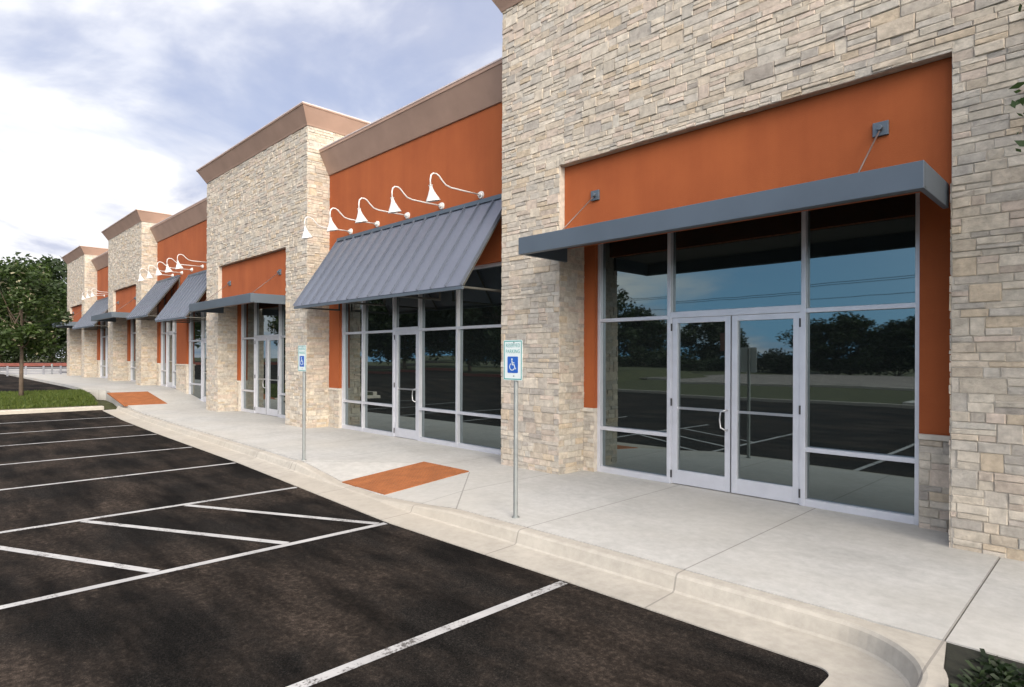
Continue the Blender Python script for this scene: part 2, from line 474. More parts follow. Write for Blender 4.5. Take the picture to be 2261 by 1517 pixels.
def stones(mb, u0, u1, z0, z1, holes, place, rs):
    """random ashlar; place(u, z, depth) -> point"""
    def put(a, c, lo, hi):
        col = rs.choices(PAL, WT)[0]; k = rs.uniform(.85, 1.08); col = (col[0]*k*1.05, col[1]*k*1.0, col[2]*k*.92)
        for (x0, x1, y0, y1) in cut((a, c, lo, hi), holes):
            x0, x1, y0, y1 = max(x0, u0), min(x1, u1), y0, min(y1, z1)
            if x1-x0 < .03 or y1-y0 < .022: continue
            gp = .0005; bv = min(.007, (x1-x0)*.2, (y1-y0)*.2)
            d = rs.uniform(.004, .021); t = [rs.uniform(-.005, .005) for _ in range(4)]
            j = lambda: rs.uniform(0, .006)
            o = [(x0+gp+j(), y0+gp+j()), (x1-gp-j(), y0+gp+j()), (x1-gp-j(), y1-gp-j()), (x0+gp+j(), y1-gp-j())]
            ins = [(x0+gp+bv+j(), y0+gp+bv+j()), (x1-gp-bv-j(), y0+gp+bv+j()), (x1-gp-bv-j(), y1-gp-bv-j()), (x0+gp+bv+j(), y1-gp-bv-j())]
            A = [place(p[0], p[1], 0) for p in o]; B = [place(p[0], p[1], d*.75) for p in o]; Cc = [place(p[0], p[1], d + tt) for p, tt in zip(ins, t)]
            mb.face(Cc, col)
            for k2 in range(4):
                n2 = (k2+1) % 4
                mb.face([B[k2], B[n2], Cc[n2], Cc[k2]], col); mb.face([A[k2], A[n2], B[n2], B[k2]], col)
    z = z0
    while z < z1 - .02:
        h = rs.choice((.06, .08, .10, .12, .15, .18))
        if z1 - (z+h) < .08: h = z1 - z
        u = u0 - rs.uniform(0, .3)
        while u < u1:
            w = rs.uniform(.11, .37)
            kind = rs.random()
            if h < .11 or kind < .3: put(u, u+w, z, z+h)
            elif kind < .85 or h < .17:
                s = z + h*rs.choice((.4, .5, .6))
                for lo, hi in ((z, s), (s, z+h)):
                    if w > .32 and rs.random() < .55:
                        m = u + w*rs.uniform(.35, .65); put(u, m, lo, hi); put(m, u+w, lo, hi)
                    else: put(u, u+w, lo, hi)
            else:
                s1 = z + h*rs.uniform(.28, .38); s2 = z + h*rs.uniform(.62, .72)
                for lo, hi in ((z, s1), (s1, s2), (s2, z+h)):
                    if w > .3 and rs.random() < .6:
                        m = u + w*rs.uniform(.3, .7); put(u, m, lo, hi); put(m, u+w, lo, hi)
                    else: put(u, u+w, lo, hi)
            u += w
        z += h

YF, YW, YG = 7.35, 7.97, 8.12
TOP = 7.84
mall = empty('shop_building', (-24, 7.35, 0), 'long row of shops with stone towers, orange stucco bays and tinted storefronts', 'building')

def cornice_tower(x0, x1, parent):
    b = MB()
    prof = [(.012, TOP-.03), (.03, TOP-.03), (.05, TOP+.015), (.255, TOP+.37), (.275, TOP+.375), (.275, TOP+.425), (.0, TOP+.425)]
    yb = 11.2
    secs = []
    for o, z in prof:
        secs.append([(x0-o, yb, z), (x0-o, YF-o, z), (x1+o, YF-o, z), (x1+o, yb, z)])
    for A, B in zip(secs[:-1], secs[1:]):
        for k in range(3): b.face([A[k], A[k+1], B[k+1], B[k]])
    L = secs[-1]; b.face(L); b.face([s[0] for s in secs]); b.face([s[3] for s in secs])
    o = b.build('cornice', M['cornice'], parent)
    c = MB()
    for k in range(0, 3):
        off = .282
        P = [(x0-off, yb), (x0-off, YF-off), (x1+off, YF-off), (x1+off, yb)]
        Q = [(x0+.1, yb), (x0+.1, YF+.1), (x1-.1, YF+.1), (x1-.1, yb)]
        z = TOP+.43
        c.face([(*P[k], z), (*P[k+1], z), (*Q[k+1], z), (*Q[k], z)])
        c.face([(*P[k], z), (*P[k+1], z), (*P[k+1], z-.03), (*P[k], z-.03)])
    c.build('cap_flashing', M['cap'], parent)
    return o

def tower(x0, x1, ox0, ox1, base, p0, p1, seed, back=9.5):
    """stone tower x0..x1; opening ox0..ox1 from base to p0, stucco panel p0..p1"""
    rs = random.Random(seed)
    m = MB()
    hole = [(ox0, ox1, base-1, p1)]
    stones(m, x0-.015, x1+.015, base-.02, TOP, hole, lambda u, z, d: (u, YF-d, z), rs)
    # outer sides
    for xx, sg in ((x1, 1), (x0, -1)):
        stones(m, YF-.012, YW+.10, base-.02, TOP, [], lambda u, z, d, xx=xx, sg=sg: (xx+sg*d, u, z), rs)
        stones(m, YW+.10, 11.0, 6.9, TOP, [], lambda u, z, d, xx=xx, sg=sg: (xx+sg*d, u, z), rs)
    # cheeks of the opening
    for xx, sg in ((ox0, 1), (ox1, -1)):
        stones(m, YF-.012, YW, base-.02, p0, [], lambda u, z, d, xx=xx, sg=sg: (xx+sg*d*.8, u, z), rs)
    t = m.build('stone_tower', M['stone'], mall, fix=False)
    c = MB()      # mortar core
    c.box(x0, ox0, YF, YG+.3, base-.3, p1); c.box(ox1, x1, YF, YG+.3, base-.3, p1)
    c.box(x0, x1, YF, YG+.3, p1, TOP+.02)
    c.box(x0, x1, YG+.3, 11.0, 6.8, TOP+.02)
    c.build('mortar_bed', M['mortar'], t)
    b = MB(); b.box(ox0+.002, ox1-.002, YF+.115, YF+.20, p0, p1-.002)
    b.box(ox0+.002, ox1-.002, YF+.19, YG+.25, p0+.65, p0+.75)
    b.build('stucco_panel', M['stucco'], t)
    cornice_tower(x0, x1, t)
    return t

_gr = random.Random(99)
def hash_r(): return _gr.random()
def storefront(x0, x1, base, top, mull, door, double, ztr=2.45, zlo=.71, simple_=False):
    """aluminium storefront x0..x1. mull: inner mullion x's; door: (a, b)"""
    b = MB(); W = .028
    y0, y1 = YG-.075, YG+.055
    def vbar(x, z0, z1, w=W): b.box(x-w, x+w, y0, y1, z0, z1)
    def hbar(xa, xb, z, h=W): b.box(xa, xb, y0+.004, y1-.004, z-h, z+h)
    xsn = sorted([x0+W] + list(mull) + [x1-W])
    for x in xsn: vbar(x, base, top)
    for a, c in zip(xsn, xsn[1:]):
        hbar(a+W, c-W, top-W)
        isd = door and abs(a-door[0]) < .05
        if isd:
            hbar(a+W, c-W, ztr+.03, .045)
            b.box(a+W, a+W+.018, y0+.006, y1, base+.004, ztr-.015); b.box(c-W-.018, c-W, y0+.006, y1, base+.004, ztr-.015)
        else:
            hbar(a+W, c-W, ztr); hbar(a+W, c-W, zlo); hbar(a+W, c-W, base+.045, .045)
    fr = b.build('storefront_window', M['alu'], mall, bevel=0 if simple_ else .004)
    gl = MB()
    for a, c in zip(xsn, xsn[1:]):
        isd = door and abs(a-door[0]) < .05
        zs = [(ztr+.03, top)] if isd else [(base+.05, zlo), (zlo, ztr), (ztr, top)]
        for lo, hi in zs:
            k1, k2 = (hash_r()-.5)*.006*(c-a), (hash_r()-.5)*.006*(hi-lo)
            gl.face([(a, YG-k1-k2, lo), (c, YG+k1-k2, lo), (c, YG+k1+k2, hi), (a, YG-k1+k2, hi)])
    gl.build('glass_pane', M['glass'], fr, fix=False)
    if not door: return fr
    da, db = door[0]+W+.018, door[1]-W-.018
    leaves = [(da, (da+db)/2-.003), ((da+db)/2+.003, db)] if double else [(da, db)]
    for k, (a, c) in enumerate(leaves):
        d = MB(); zt = ztr-.018; zb = base+.012; st = .085; ya, yb = YG-.055, YG+.03
        d.box(a+.003, a+st, ya, yb, zb, zt); d.box(c-st, c-.003, ya, yb, zb, zt)
        d.box(a+st, c-st, ya+.001, yb-.001, zt-.075, zt); d.box(a+st, c-st, ya+.001, yb-.001, zb, zb+.20)
        do = d.build('door', M['alu'], mall, bevel=0 if simple_ else .004)
        q = MB(); q.face([(a+st-.01, YG-.01, zb+.19), (c-st+.01, YG-.01, zb+.19), (c-st+.01, YG-.01, zt-.07), (a+st-.01, YG-.01, zt-.07)])
        q.build('glass_pane', M['glass'], do, fix=False)
        q = MB(); q.box(a+st, c-st, YG+.01-.035, YG-.012, base+1.10, base+1.135)
        q.build('push_bar', M['steel'], do)
        if not simple_ and (not double or k == 0):
            hx = c - .045; zc = base + 1.0
            q = MB(); s = -1
            q.tube([(hx, ya, zc+.14), (hx, ya-.05, zc+.14), (hx-.07, ya-.06, zc+.11), (hx-.085, ya-.06, zc), (hx-.07, ya-.06, zc-.11), (hx, ya-.05, zc-.14), (hx, ya, zc-.14)], .011, 8)
            q.build('door_handle', M['steel'], do, smooth=True)
        if not simple_:
            hxx = a - .004 if k == 0 else c + .004
            for zz in (.15, 1.2, 2.3):
                q = MB(); q.tube([(hxx, ya-.012, base+zz-.055), (hxx, ya-.012, base+zz+.055)], .012, 8)
                q.build('hinge', M['seal'], do)
    if double is True:
        q = MB(); q.tube([(( da+db)/2, YG-.062, base+.02), ((da+db)/2, YG-.062, ztr-.03)], .004, 6)
        q.build('door_seal', M['seal'], fr)
    return fr

def bay_wall(x0, x1, w0, w1, base, ztop, whead, seed, up=True):
    """stucco bay wall with window hole w0..w1 up to whead, wainscot below"""
    b = MB(); WZ = base+1.03
    if w0-x0 > .03: b.box(x0, w0, YW, YW+.25, WZ, ztop)
    if x1-w1 > .03: b.box(w1, x1, YW, YW+.25, WZ, ztop)
    b.box(w0, w1, YW, YW+.25, whead, ztop)
    wall = b.build('stucco_wall', M['stucco'], mall)
    rs = random.Random(seed)
    for a, c in ((x0, w0), (w1, x1)):
        if c-a < .05: continue
        s = MB(); k = MB(); si = MB()
        k.box(a, c, YW+.0, YW+.25, base-.2, WZ-.06)
        stones(s, a, c, base-.02, WZ-.06, [], lambda u, z, d: (u, YW-d, z), rs)
        si.box(a, c, YW-.045, YW+.25, WZ-.06, WZ)
        w = s.build('stone_wainscot', M['stone'], mall, fix=False); k.build('mortar_bed', M['mortar'], w); si.build('sill', M['sill'], w, bevel=.008)
    return wall

def bay_cornice(x0, x1, parent, zb=6.64):
    b = MB()
    prof = [(YW+.01, zb), (YW-.035, zb), (YW-.05, zb+.03), (YW-.285, zb+.53), (YW-.30, zb+.535), (YW-.30, zb+.60), (YW+.6, zb+.60), (YW+.6, zb)]
    b.prism(prof, 'x', x0, x1)
    b.build('cornice', M['cornice'], parent)
    c = MB(); c.box(x0, x1, YW-.31, YW+.5, zb+.602, zb+.63); c.build('cap_flashing', M['cap'], parent)

XR0, XR1 = -7.57, -.0
XL0, XL1 = -22.2, -14.8
XC0, XC1 = -36.8, -30.5
XA0, XA1 = -48.3, -42.8
tower(XR0, XR1, -6.28, -1.24, 0, 3.58, 4.87, 11)
tower(XL0, XL1, -21.12, -16.03, 0, 3.495, 4.83, 12)
tower(XC0, XC1, -35.75, -31.4, .55, 3.785, 5.12, 13)
tower(XA0, XA1, -47.35, -43.6, .57, 3.845, 4.95, 14)

# recessed shopfronts in the towers
bay_wall(-6.28, -1.24, -6.06, -1.63, 0, 4.13, 4.08, 21)
storefront(-6.06, -1.63, 0, 4.08, [-4.76, -2.87], (-4.76, -2.87), True)
bay_wall(-21.12, -16.03, -20.98, -16.4, 0, 4.13, 4.08, 22)
storefront(-20.98, -16.4, 0, 4.08, [-19.88, -18.02], (-19.88, -18.02), True)
bay_wall(-35.75, -31.4, -35.4, -31.7, .55, 4.1, 3.95, 23)
storefront(-35.4, -31.7, .55, 3.95, [-34.4, -32.6], (-34.4, -32.6), True, 3.0, 1.26, True)
bay_wall(-47.35, -43.6, -47.1, -43.9, .57, 4.1, 3.95, 24)
storefront(-47.1, -43.9, .57, 3.95, [-46.3, -44.6], (-46.3, -44.6), True, 3.0, 1.28, True)
# stucco bays between
w = bay_wall(-14.8, -7.57, -14.26, -8.1, 0, 6.66, 3.66, 25)
bay_cornice(-14.8, -7.57, w)
storefront(-14.26, -8.1, 0, 3.66, [-13.27, -11.92, -10.93, -9.63], (-11.92, -10.93), False)
w = bay_wall(-30.5, -26.4, -30.2, -27.7, .50, 6.98, 3.8, 26)
bay_cornice(-30.5, -22.2, w, 6.96)
storefront(-30.2, -27.7, .50, 3.8, [-29.4, -28.5], (-29.4, -28.5), False, 2.85, 1.2, True)
bay_wall(-26.4, -22.2, -26.38, -22.6, .02, 6.98, 3.8, 27)
storefront(-26.38, -22.6, .10, 3.8, [-24.9, -23.9], (-24.9, -23.9), False, 2.45, .75, True)
w = bay_wall(-42.8, -36.8, -42.3, -37.3, .56, 6.92, 3.9, 28)
bay_cornice(-42.8, -36.8, w, 6.9)
storefront(-42.3, -37.3, .56, 3.9, [-40.9, -39.9, -38.6], (-40.9, -39.9), False, 2.95, 1.25, True)
# shell behind: flat roof and end/back walls
b = MB()
b.box(-48.2, -.1, 8.7, 26, 6.4, 6.55); b.build('roof', M['roof'], mall)
b = MB()
b.box(-48.25, -48.0, 8.5, 26, .0, 7.3); b.box(-.3, -.05, 8.5, 26, -.3, 7.3); b.box(-48.0, -.3, 25.7, 26, -.3, 7.3)
b.build('rear_wall', M['stucco'], mall)

# ------------------------------------------------------------------ canopies, awnings, lamps
def canopy(x0, x1, z0, label):
    cx = (x0+x1)/2
    root = empty('canopy', (cx, 6.9, z0), label, 'canopy', 'flat metal canopies over the tower entrances')
    z1 = z0+.245; ya, yb = 6.4, YF+.11
    f = MB()
    f.prism([(ya, z0), (ya, z1), (ya+.05, z1), (ya+.05, z0+.03), (ya+.09, z0+.03), (ya+.09, z0)], 'x', x0, x1)
    for a, c in ((x0, x0+.05), (x1-.05, x1)): f.box(a, c, ya+.0502, yb, z0+.002, z1-.001)
    f.build('fascia', M['canopy'], root, bevel=.004)
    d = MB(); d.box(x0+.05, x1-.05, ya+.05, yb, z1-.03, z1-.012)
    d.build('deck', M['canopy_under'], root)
    for sg in (-1, 1):
        x = cx + sg*1.9*(x1-x0)/5.0
        r = MB(); r.tube([(x, YF+.09, z0+.95), (x, 6.58, z1-.02)], .009, 8)
        ro = r.build('support_rod', M['rod'], root, smooth=True)
        p = MB(); p.box(x-.075, x+.075, YF+.085, YF+.118, z0+.875, z0+1.025); p.tube([(x, YF+.10, z0+.95), (x, YF+.03, z0+.95)], .03, 10)
        p.build('mounting_plate', M['canopy'], ro, bevel=.005)
        p = MB(); p.tube([(x-.03, 6.585, z1-.005), (x+.03, 6.585, z1-.005)], .035, 10); p.build('clevis', M['galv'], ro)
    return root
canopy(-6.26, -1.28, 3.355, 'grey flat canopy over the nearest double doors at the right')
canopy(-20.98, -16.06, 3.27, 'grey flat canopy over the double doors of the tower left of the long awning')
canopy(-35.72, -31.42, 3.56, 'small far grey canopy under the second farthest stone tower')
canopy(-47.3, -43.65, 3.62, 'farthest and smallest grey canopy, on the end tower beside the trees')

def awning(x0, x1, zt, zb, label):
    yt, yb = YW-.03, 6.75
    root = empty('awning', ((x0+x1)/2, YW, zb), label, 'awning', 'sloping blue grey metal awnings')
    d = Vector((0, yb-yt, zb-zt)); L = d.length; d.normalize(); n = Vector((0, d.z, -d.y))
    if n.z < 0: n = -n
    def P(x, s, h): q = Vector((x, yt, zt)) + d*s + n*h; return tuple(q)
    m = MB()
    def slab(xa, xb, s0, s1, h0, h1):
        i = len(m.v)
        m.v += [P(x, s, h) for h in (h0, h1) for x, s in ((xa, s0), (xb, s0), (xb, s1), (xa, s1))]
        for q in ((0,3,2,1),(4,5,6,7),(0,1,5,4),(1,2,6,5),(2,3,7,6),(3,0,4,7)): m.f.append(tuple(i+k for k in q)); m.c.append(None)
    slab(x0, x1, 0, L, 0, .012)
    m.build('metal_roof', M['awning'], root); m = MB()
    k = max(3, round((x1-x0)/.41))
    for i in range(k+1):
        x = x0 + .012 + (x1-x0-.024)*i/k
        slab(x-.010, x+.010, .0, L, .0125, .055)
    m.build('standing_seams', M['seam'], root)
    f = MB()
    f.box(x0, x1, yb-.02, yb+.03, zb-.06, zb-.005); f.build('edge_trim', M['canopy'], root)
    f = MB(); f.box(x0+.003, x1-.003, yt-.06, YW-.002, zt-.02, zt+.06)
    f.build('edge_trim', M['canopy'], root)
    for i in range(4):
        x = x0 + .04 + (x1-x0-.08)*i/3
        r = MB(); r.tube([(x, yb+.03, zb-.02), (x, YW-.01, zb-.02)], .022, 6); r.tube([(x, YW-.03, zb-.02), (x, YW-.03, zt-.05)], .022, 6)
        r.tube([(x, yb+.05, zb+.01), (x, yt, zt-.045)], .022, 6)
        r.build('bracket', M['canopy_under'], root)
    return root
awning(-14.25, -7.93, 4.83, 3.07, 'long blue grey standing seam awning beside the nearest stone tower')
awning(-26.0, -22.45, 5.0, 3.20, 'blue grey awning on the right of the pair in the middle stucco bay')
awning(-30.3, -27.2, 5.12, 3.48, 'blue grey awning on the left of the pair, against the far stone tower')
awning(-42.6, -37.0, 5.06, 3.42, 'farthest blue grey awning, between the two end stone towers')

def lamp(x, zb, label, group):
    root = empty('wall_lamp', (x, YW, zb), label, 'wall lamp', group)
    b = MB(); b.tube([(x, YW, zb), (x, YW-.035, zb)], [.075, .068], 16); b.tube([(x, YW-.035, zb), (x, YW-.08, zb)], .035, 12)
    b.build('base', M['white'], root, smooth=False)
    a = MB()
    a.tube([(x, YW-.07, zb), (x, YW-.45, zb-.005), (x, 7.2, zb-.005), (x, 7.08, zb+.02), (x, 6.99, zb+.09), (x, 6.92, zb+.155), (x, 6.86, zb+.18), (x, 6.79, zb+.175), (x, 6.74, zb+.13), (x, 6.725, zb+.05), (x, 6.73, zb-.06)], .014, 8)
    a.build('gooseneck_arm', M['white'], root, smooth=True)
    s = MB(); ax = Vector((0, .22, -1)).normalized(); p = Vector((x, 6.73, zb-.05))
    prof = [(0, .030), (.06, .033), (.09, .042), (.16, .072), (.23, .108), (.27, .13), (.285, .136)]
    s.tube([p + ax*h for h, r in prof], [r for h, r in prof], 20, caps=False)
    s.tube([p + ax*h for h, r in prof], [max(.01, r-.006) for h, r in prof], 20, caps=False)
    s.tube([p, p + ax*.012], .04, 16)
    s.build('lamp_shade', M['white'], root, smooth=True)
    return root
L0 = lamp(-8.8, 5.0, 'white gooseneck lamp above the long awning, first from the near stone tower', 'white gooseneck lamps over the long awning')
ords = ['second', 'third', 'fourth', 'fifth']
for k in range(4):
    c = copy_tree(L0); c.location.x = -8.8 - 1.22*(k+1)
    c['label'] = 'white gooseneck lamp above the long awning, %s from the near stone tower' % ords[k]
ords = ['nearest', 'second', 'third', 'fourth', 'fifth', 'sixth']
for k in range(5):
    c = copy_tree(L0); c.location = (-23.3 - 1.22*k, YW, 5.25)
    c['label'] = 'small white gooseneck lamp over the pair of awnings, %s from the tower with double doors' % (ords[k] if k else 'first')
    c['group'] = 'white gooseneck lamps over the pair of awnings'
for k in range(3):
    c = copy_tree(L0); c.scale = (.85, .85, .85); c.location = (-38.4 - 1.22*k, YW, 5.28)
    c['label'] = 'tiny far gooseneck lamp over the farthest awning between the end stone towers'
    c['group'] = 'tiny white lamps over the farthest awning'

# ------------------------------------------------------------------ tactile mats
def mat(corners, label):
    A, B, C_, D = [Vector(p) for p in corners]     # A,B low edge; D,C high edge
    ce = (A+B+C_+D)/4
    n = (B-A).cross(D-A).normalized()
    if n.z < 0: n = -n
    m = MB()
    lo = [A, B, C_, D]
    m.face([p + n*.012 for p in lo])
    for k in range(4): m.face([lo[k] - n*.03, lo[(k+1) % 4] - n*.03, lo[(k+1) % 4] + n*.012, lo[k] + n*.012])
    nu = max(2, int((B-A).length/.065)); nv = max(2, int((D-A).length/.065))
    for i in range(nu):
        for j in range(nv):
            u, v = (i+.5)/nu, (j+.5)/nv
            p = A*(1-u)*(1-v) + B*u*(1-v) + C_*u*v + D*(1-u)*v + n*.012
            e1 = (B-A).normalized(); e2 = n.cross(e1)
            ring = [p + (e1*math.cos(t*math.pi/3) + e2*math.sin(t*math.pi/3))*.017 for t in range(6)]
            top = [p + n*.006 + (e1*math.cos(t*math.pi/3) + e2*math.sin(t*math.pi/3))*.010 for t in range(6)]
            m.face(top)
            for t in range(6): m.face([ring[t], ring[(t+1) % 6], top[(t+1) % 6], top[t]])
    o = m.build('tactile_mat', M['mat'])
    for v in o.data.vertices: v.co -= ce
    o.location = ce
    return tag(o, label, 'tactile paving', 'orange tactile mats on the kerb ramps')
mat([(-8.66, 4.9, walk_h(-8.66, 4.9)), (-7.46, 4.9, walk_h(-7.46, 4.9)), (-7.46, 6.5, 0), (-8.66, 6.5, 0)], 'large orange tactile mat on the near kerb ramp between the two parking signs')
mat([(-24.6, 5.40, g(-24.6)), (-27.2, 5.40, g(-27.2)), (-27.2, 6.78, g(-27.2)), (-24.6, 6.78, g(-24.6))][::1], 'smaller far orange tactile mat on the ramp beside the grass island')

# ------------------------------------------------------------------ parking signs
def text_mesh(txt, size, x, z, y, mat_, parent, name, xs=1.0):
    cu = bpy.data.curves.new('lettering', 'FONT'); cu.body = txt; cu.size = size; cu.align_x = 'CENTER'; cu.extrude = .0006; cu.space_character = 1.05
    o = bpy.data.objects.new('lettering', cu); COL.objects.link(o)
    dg = bpy.context.evaluated_depsgraph_get(); me = bpy.data.meshes.new_from_object(o.evaluated_get(dg))
    bpy.data.objects.remove(o)
    w0 = parent_world(parent)
    for v in me.vertices:
        v.co = Vector((x - w0[0] + v.co.x*xs, y - w0[1] - v.co.z, z - w0[2] + v.co.y))
    me.materials.clear(); me.materials.append(mat_)
    r = bpy.data.objects.new(name, me); COL.objects.link(r); r.parent = parent
    return r
def rrect(m, x0, x1, z0, z1, ya, yb, r=.018):
    P = []
    for cx, cz, a0 in ((x1-r, z1-r, 0), (x0+r, z1-r, 90), (x0+r, z0+r, 180), (x1-r, z0+r, 270)):
        for k in range(5):
            t = R_(a0 + 22.5*k); P.append((cx + r*math.cos(t), cz + r*math.sin(t)))
    m.prism(P, 'y', ya, yb)
def sign(x, y, label):
    root = empty('parking_sign', (x, y, 0), label, 'parking sign', 'accessible parking signs on steel posts')
    p = MB(); p.tube([(x, y, -.05), (x, y, 2.02)], .027, 12); p.tube([(x, y, 2.02), (x, y, 2.03)], .028, 12)
    p.build('post', M['galv'], root, smooth=False)
    xc = x - .02; yf = y - .034
    w, z0, z1 = .152, 1.585, 2.05
    m = MB(); rrect(m, xc-w, xc+w, z0, z1, yf, yf+.004); pan = m.build('sign_panel', M['sign_white'], root)
    bd = MB()
    t = .012; o = .008
    bd.box(xc-w+o, xc+w-o, yf-.0012, yf-.0002, z1-o-t, z1-o); bd.box(xc-w+o, xc+w-o, yf-.0012, yf-.0002, z0+o, z0+o+t)
    bd.box(xc-w+o, xc-w+o+t, yf-.0012, yf-.0002, z0+o+t, z1-o-t); bd.box(xc+w-o-t, xc+w-o, yf-.0012, yf-.0002, z0+o+t, z1-o-t)
    bd.build('border', M['sign_green'], pan)
    text_mesh('RESERVED', .062, xc, z1-.083, yf-.0012, M['sign_green'], pan, 'lettering', .80)
    text_mesh('PARKING', .062, xc, z1-.152, yf-.0012, M['sign_green'], pan, 'lettering', .86)
    s = MB(); sx0, sx1, sz0, sz1 = xc-.085, xc+.085, z0+.085, z0+.275
    rrect(s, sx0, sx1, sz0, sz1, yf-.002, yf-.0002, .012); s.build('symbol_plate', M['sign_blue'], pan)
    q = MB(); yq = yf-.0035; cz = (sz0+sz1)/2; k = .085
    def bar(a, c, wd):
        a = Vector(a); c = Vector(c); d = (c-a).normalized(); nn = Vector((-d.y, d.x))*wd/2
        q.prism([(xc+(a+nn).x*k, cz+(a+nn).y*k), (xc+(c+nn).x*k, cz+(c+nn).y*k), (xc+(c-nn).x*k, cz+(c-nn).y*k), (xc+(a-nn).x*k, cz+(a-nn).y*k)], 'y', yq, yf-.0021)
    head = [(-.14+.13*math.cos(R_(30*i)), .74+.13*math.sin(R_(30*i))) for i in range(12)]
    q.prism([(xc+a*k, cz+c*k) for a, c in head], 'y', yq, yf-.0021)
    bar((-.14, .58), (-.06, .0), .17); bar((-.1, .28), (.32, .24), .13); bar((-.08, .0), (.34, -.03), .15); bar((.3, .0), (.5, -.6), .14); bar((.45, -.58), (.66, -.52), .12)
    arc = [(-.1 + .47*math.cos(R_(a)), -.28 + .47*math.sin(R_(a))) for a in range(120, 345, 15)]
    for a, c in zip(arc, arc[1:]): bar(a, c, .12)
    q.build('wheelchair_symbol', M['sign_white'], pan)
    for zz in (z0+.05, z1-.03):
        bb = MB(); bb.tube([(x, yf-.006, zz), (x, yf, zz)], .008, 8); bb.build('bolt', M['galv'], pan)
    f = MB(); f.tube([(x, y, -.004), (x, y, .012)], .045, 14); f.build('post_collar', M['galv'], root)
    return root
sign(-4.95, 5.03, 'nearer blue and white accessible parking sign on a steel post before the stone pier')
sign(-10.29, 5.06, 'farther accessible parking sign on a steel post in front of the long awning')

# ------------------------------------------------------------------ trees
def make_tree(name, loc, H, trunk_h, rx, rz, nclump, nleaf, seed, leaf=.12, cols=((.035, .07, .015), (.09, .15, .03)), flower=None, label='', group=None, lean=0):
    rs = random.Random(seed)
    root = empty(name, loc, label, 'tree', group)
    x0, y0, z0 = loc
    t = MB(); tr = H*(.018 if H > 6 else .009) + .02
    top = Vector((x0+lean, y0, z0+H*.72))
    stem = [Vector((x0, y0, z0-.1)), Vector((x0+rs.uniform(-.05, .05)*H*.1, y0, z0+trunk_h*.5)), Vector((x0+lean*.5, y0+rs.uniform(-.1, .1), z0+trunk_h)), Vector((x0+lean, y0, z0+(trunk_h+H)*.5)), top]
    t.tube(stem, [tr*1.3, tr, tr*.85, tr*.5, tr*.12], 9)
    cz = z0 + trunk_h*.85 + (H-trunk_h*.85)*.5; hz = (H-trunk_h*.85)*.5
    clumps = []
    for i in range(nclump):
        while True:
            a, c, e = rs.uniform(-1, 1), rs.uniform(-1, 1), rs.uniform(-1, 1)
            r2 = a*a+c*c+e*e
            if .12 < r2 < 1: break
        q = 1.0 - .28*max(0, e)
        clumps.append((Vector((x0+lean*.7+a*rx*q, y0+c*rx*q, cz+e*hz*rz)), rs.uniform(.24, .46)*rx*.8, rs.random()))
    for p, r, k in clumps[::2]:
        s = stem[2] + (stem[3]-stem[2])*rs.random()
        mid = (s+p)/2 + Vector((0, 0, -.05*H*rs.random()))
        t.tube([s, mid, p], [tr*.34, tr*.2, tr*.05], 5, caps=False)
    t.build('trunk', M['bark'], root, smooth=True)
    f = MB()
    per = nleaf//nclump
    for p, r, k in clumps:
        for j in range(per):
            d = Vector((rs.gauss(0, 1), rs.gauss(0, 1), rs.gauss(0, .75))); d.normalize(); d *= r*(rs.random()**.45)
            c = p + d
            u = Vector((rs.gauss(0, 1), rs.gauss(0, 1), rs.gauss(0, .6))).normalized(); w = u.cross(Vector((rs.gauss(0, 1), rs.gauss(0, 1), rs.gauss(0, 1)))).normalized()
            l = leaf*rs.uniform(.6, 1.3)
            q = min(1, max(0, k*.55 + rs.random()*.45))
            col = tuple(a+(b_-a)*q for a, b_ in zip(*cols))
            if flower and rs.random() < flower: col = (.45, .42, .28)
            f.face([c-u*l, c+w*l*.42, c+u*l, c-w*l*.42], col)
    f.build('crown', M['leaf'], root, fix=False)
    return root
# tree on the island
make_tree('young_tree', (-27.6, 2.85, .3), 4.9, 1.6, 1.45, 1.0, 34, 9000, 3, .085, ((.012, .028, .005), (.055, .095, .016)), .04, 'slender leafy tree with pale blossoms on the grass island at the left edge')
# wood behind the far end
far = [(-82, 11.2, 12.4, 4.6), (-78, 6.5, 10.2, 4.6), (-90, 17.5, 12.0, 5.0), (-95, 9.5, 12.8, 5.2), (-76, 1.0, 11.0, 4.6), (-74, 17.0, 9.0, 4.0), (-90, 26, 14, 5.5), (-80, -5.5, 11.5, 5)]
lab = ['tall dark green tree rising directly left of the end tower roof', 'dense green tree behind the red kerb at the far left edge', 'tall tree partly hidden behind the end tower', 'tall tree standing behind the dense green tree at the far left', 'dark green tree beyond the red kerb, left of the picture edge', 'low bushy tree at the corner of the end tower', 'broad tree behind the building beyond the end tower', 'outermost green tree of the wood beyond the red kerb']
ft = None
for i, (x, y, h, r) in enumerate(far):
    if i < 3:
        o = make_tree('broadleaf_tree', (x, y, .9), h, h*.16, r, 1.0, 60, 12000, 40+i, .26, ((.009, .021, .005), (.045, .080, .017)), None, lab[i], 'trees of the wood beyond the far end')
        if i == 0: ft = o
    else:
        o = copy_tree(ft); o.location = (x, y, .9); o.rotation_euler.z = i*1.3; k = h/12.4; o.scale = (r/4.6, r/4.6, k); o['label'] = lab[i]
# red kerb and lane edge before the wood
b = MB(); b.box(-74.6, -74.2, -30, 40, .6, 1.12); tag(b.build('low_wall', M['red'], bevel=.02), 'low red painted wall along the foot of the trees at the far left', 'wall')
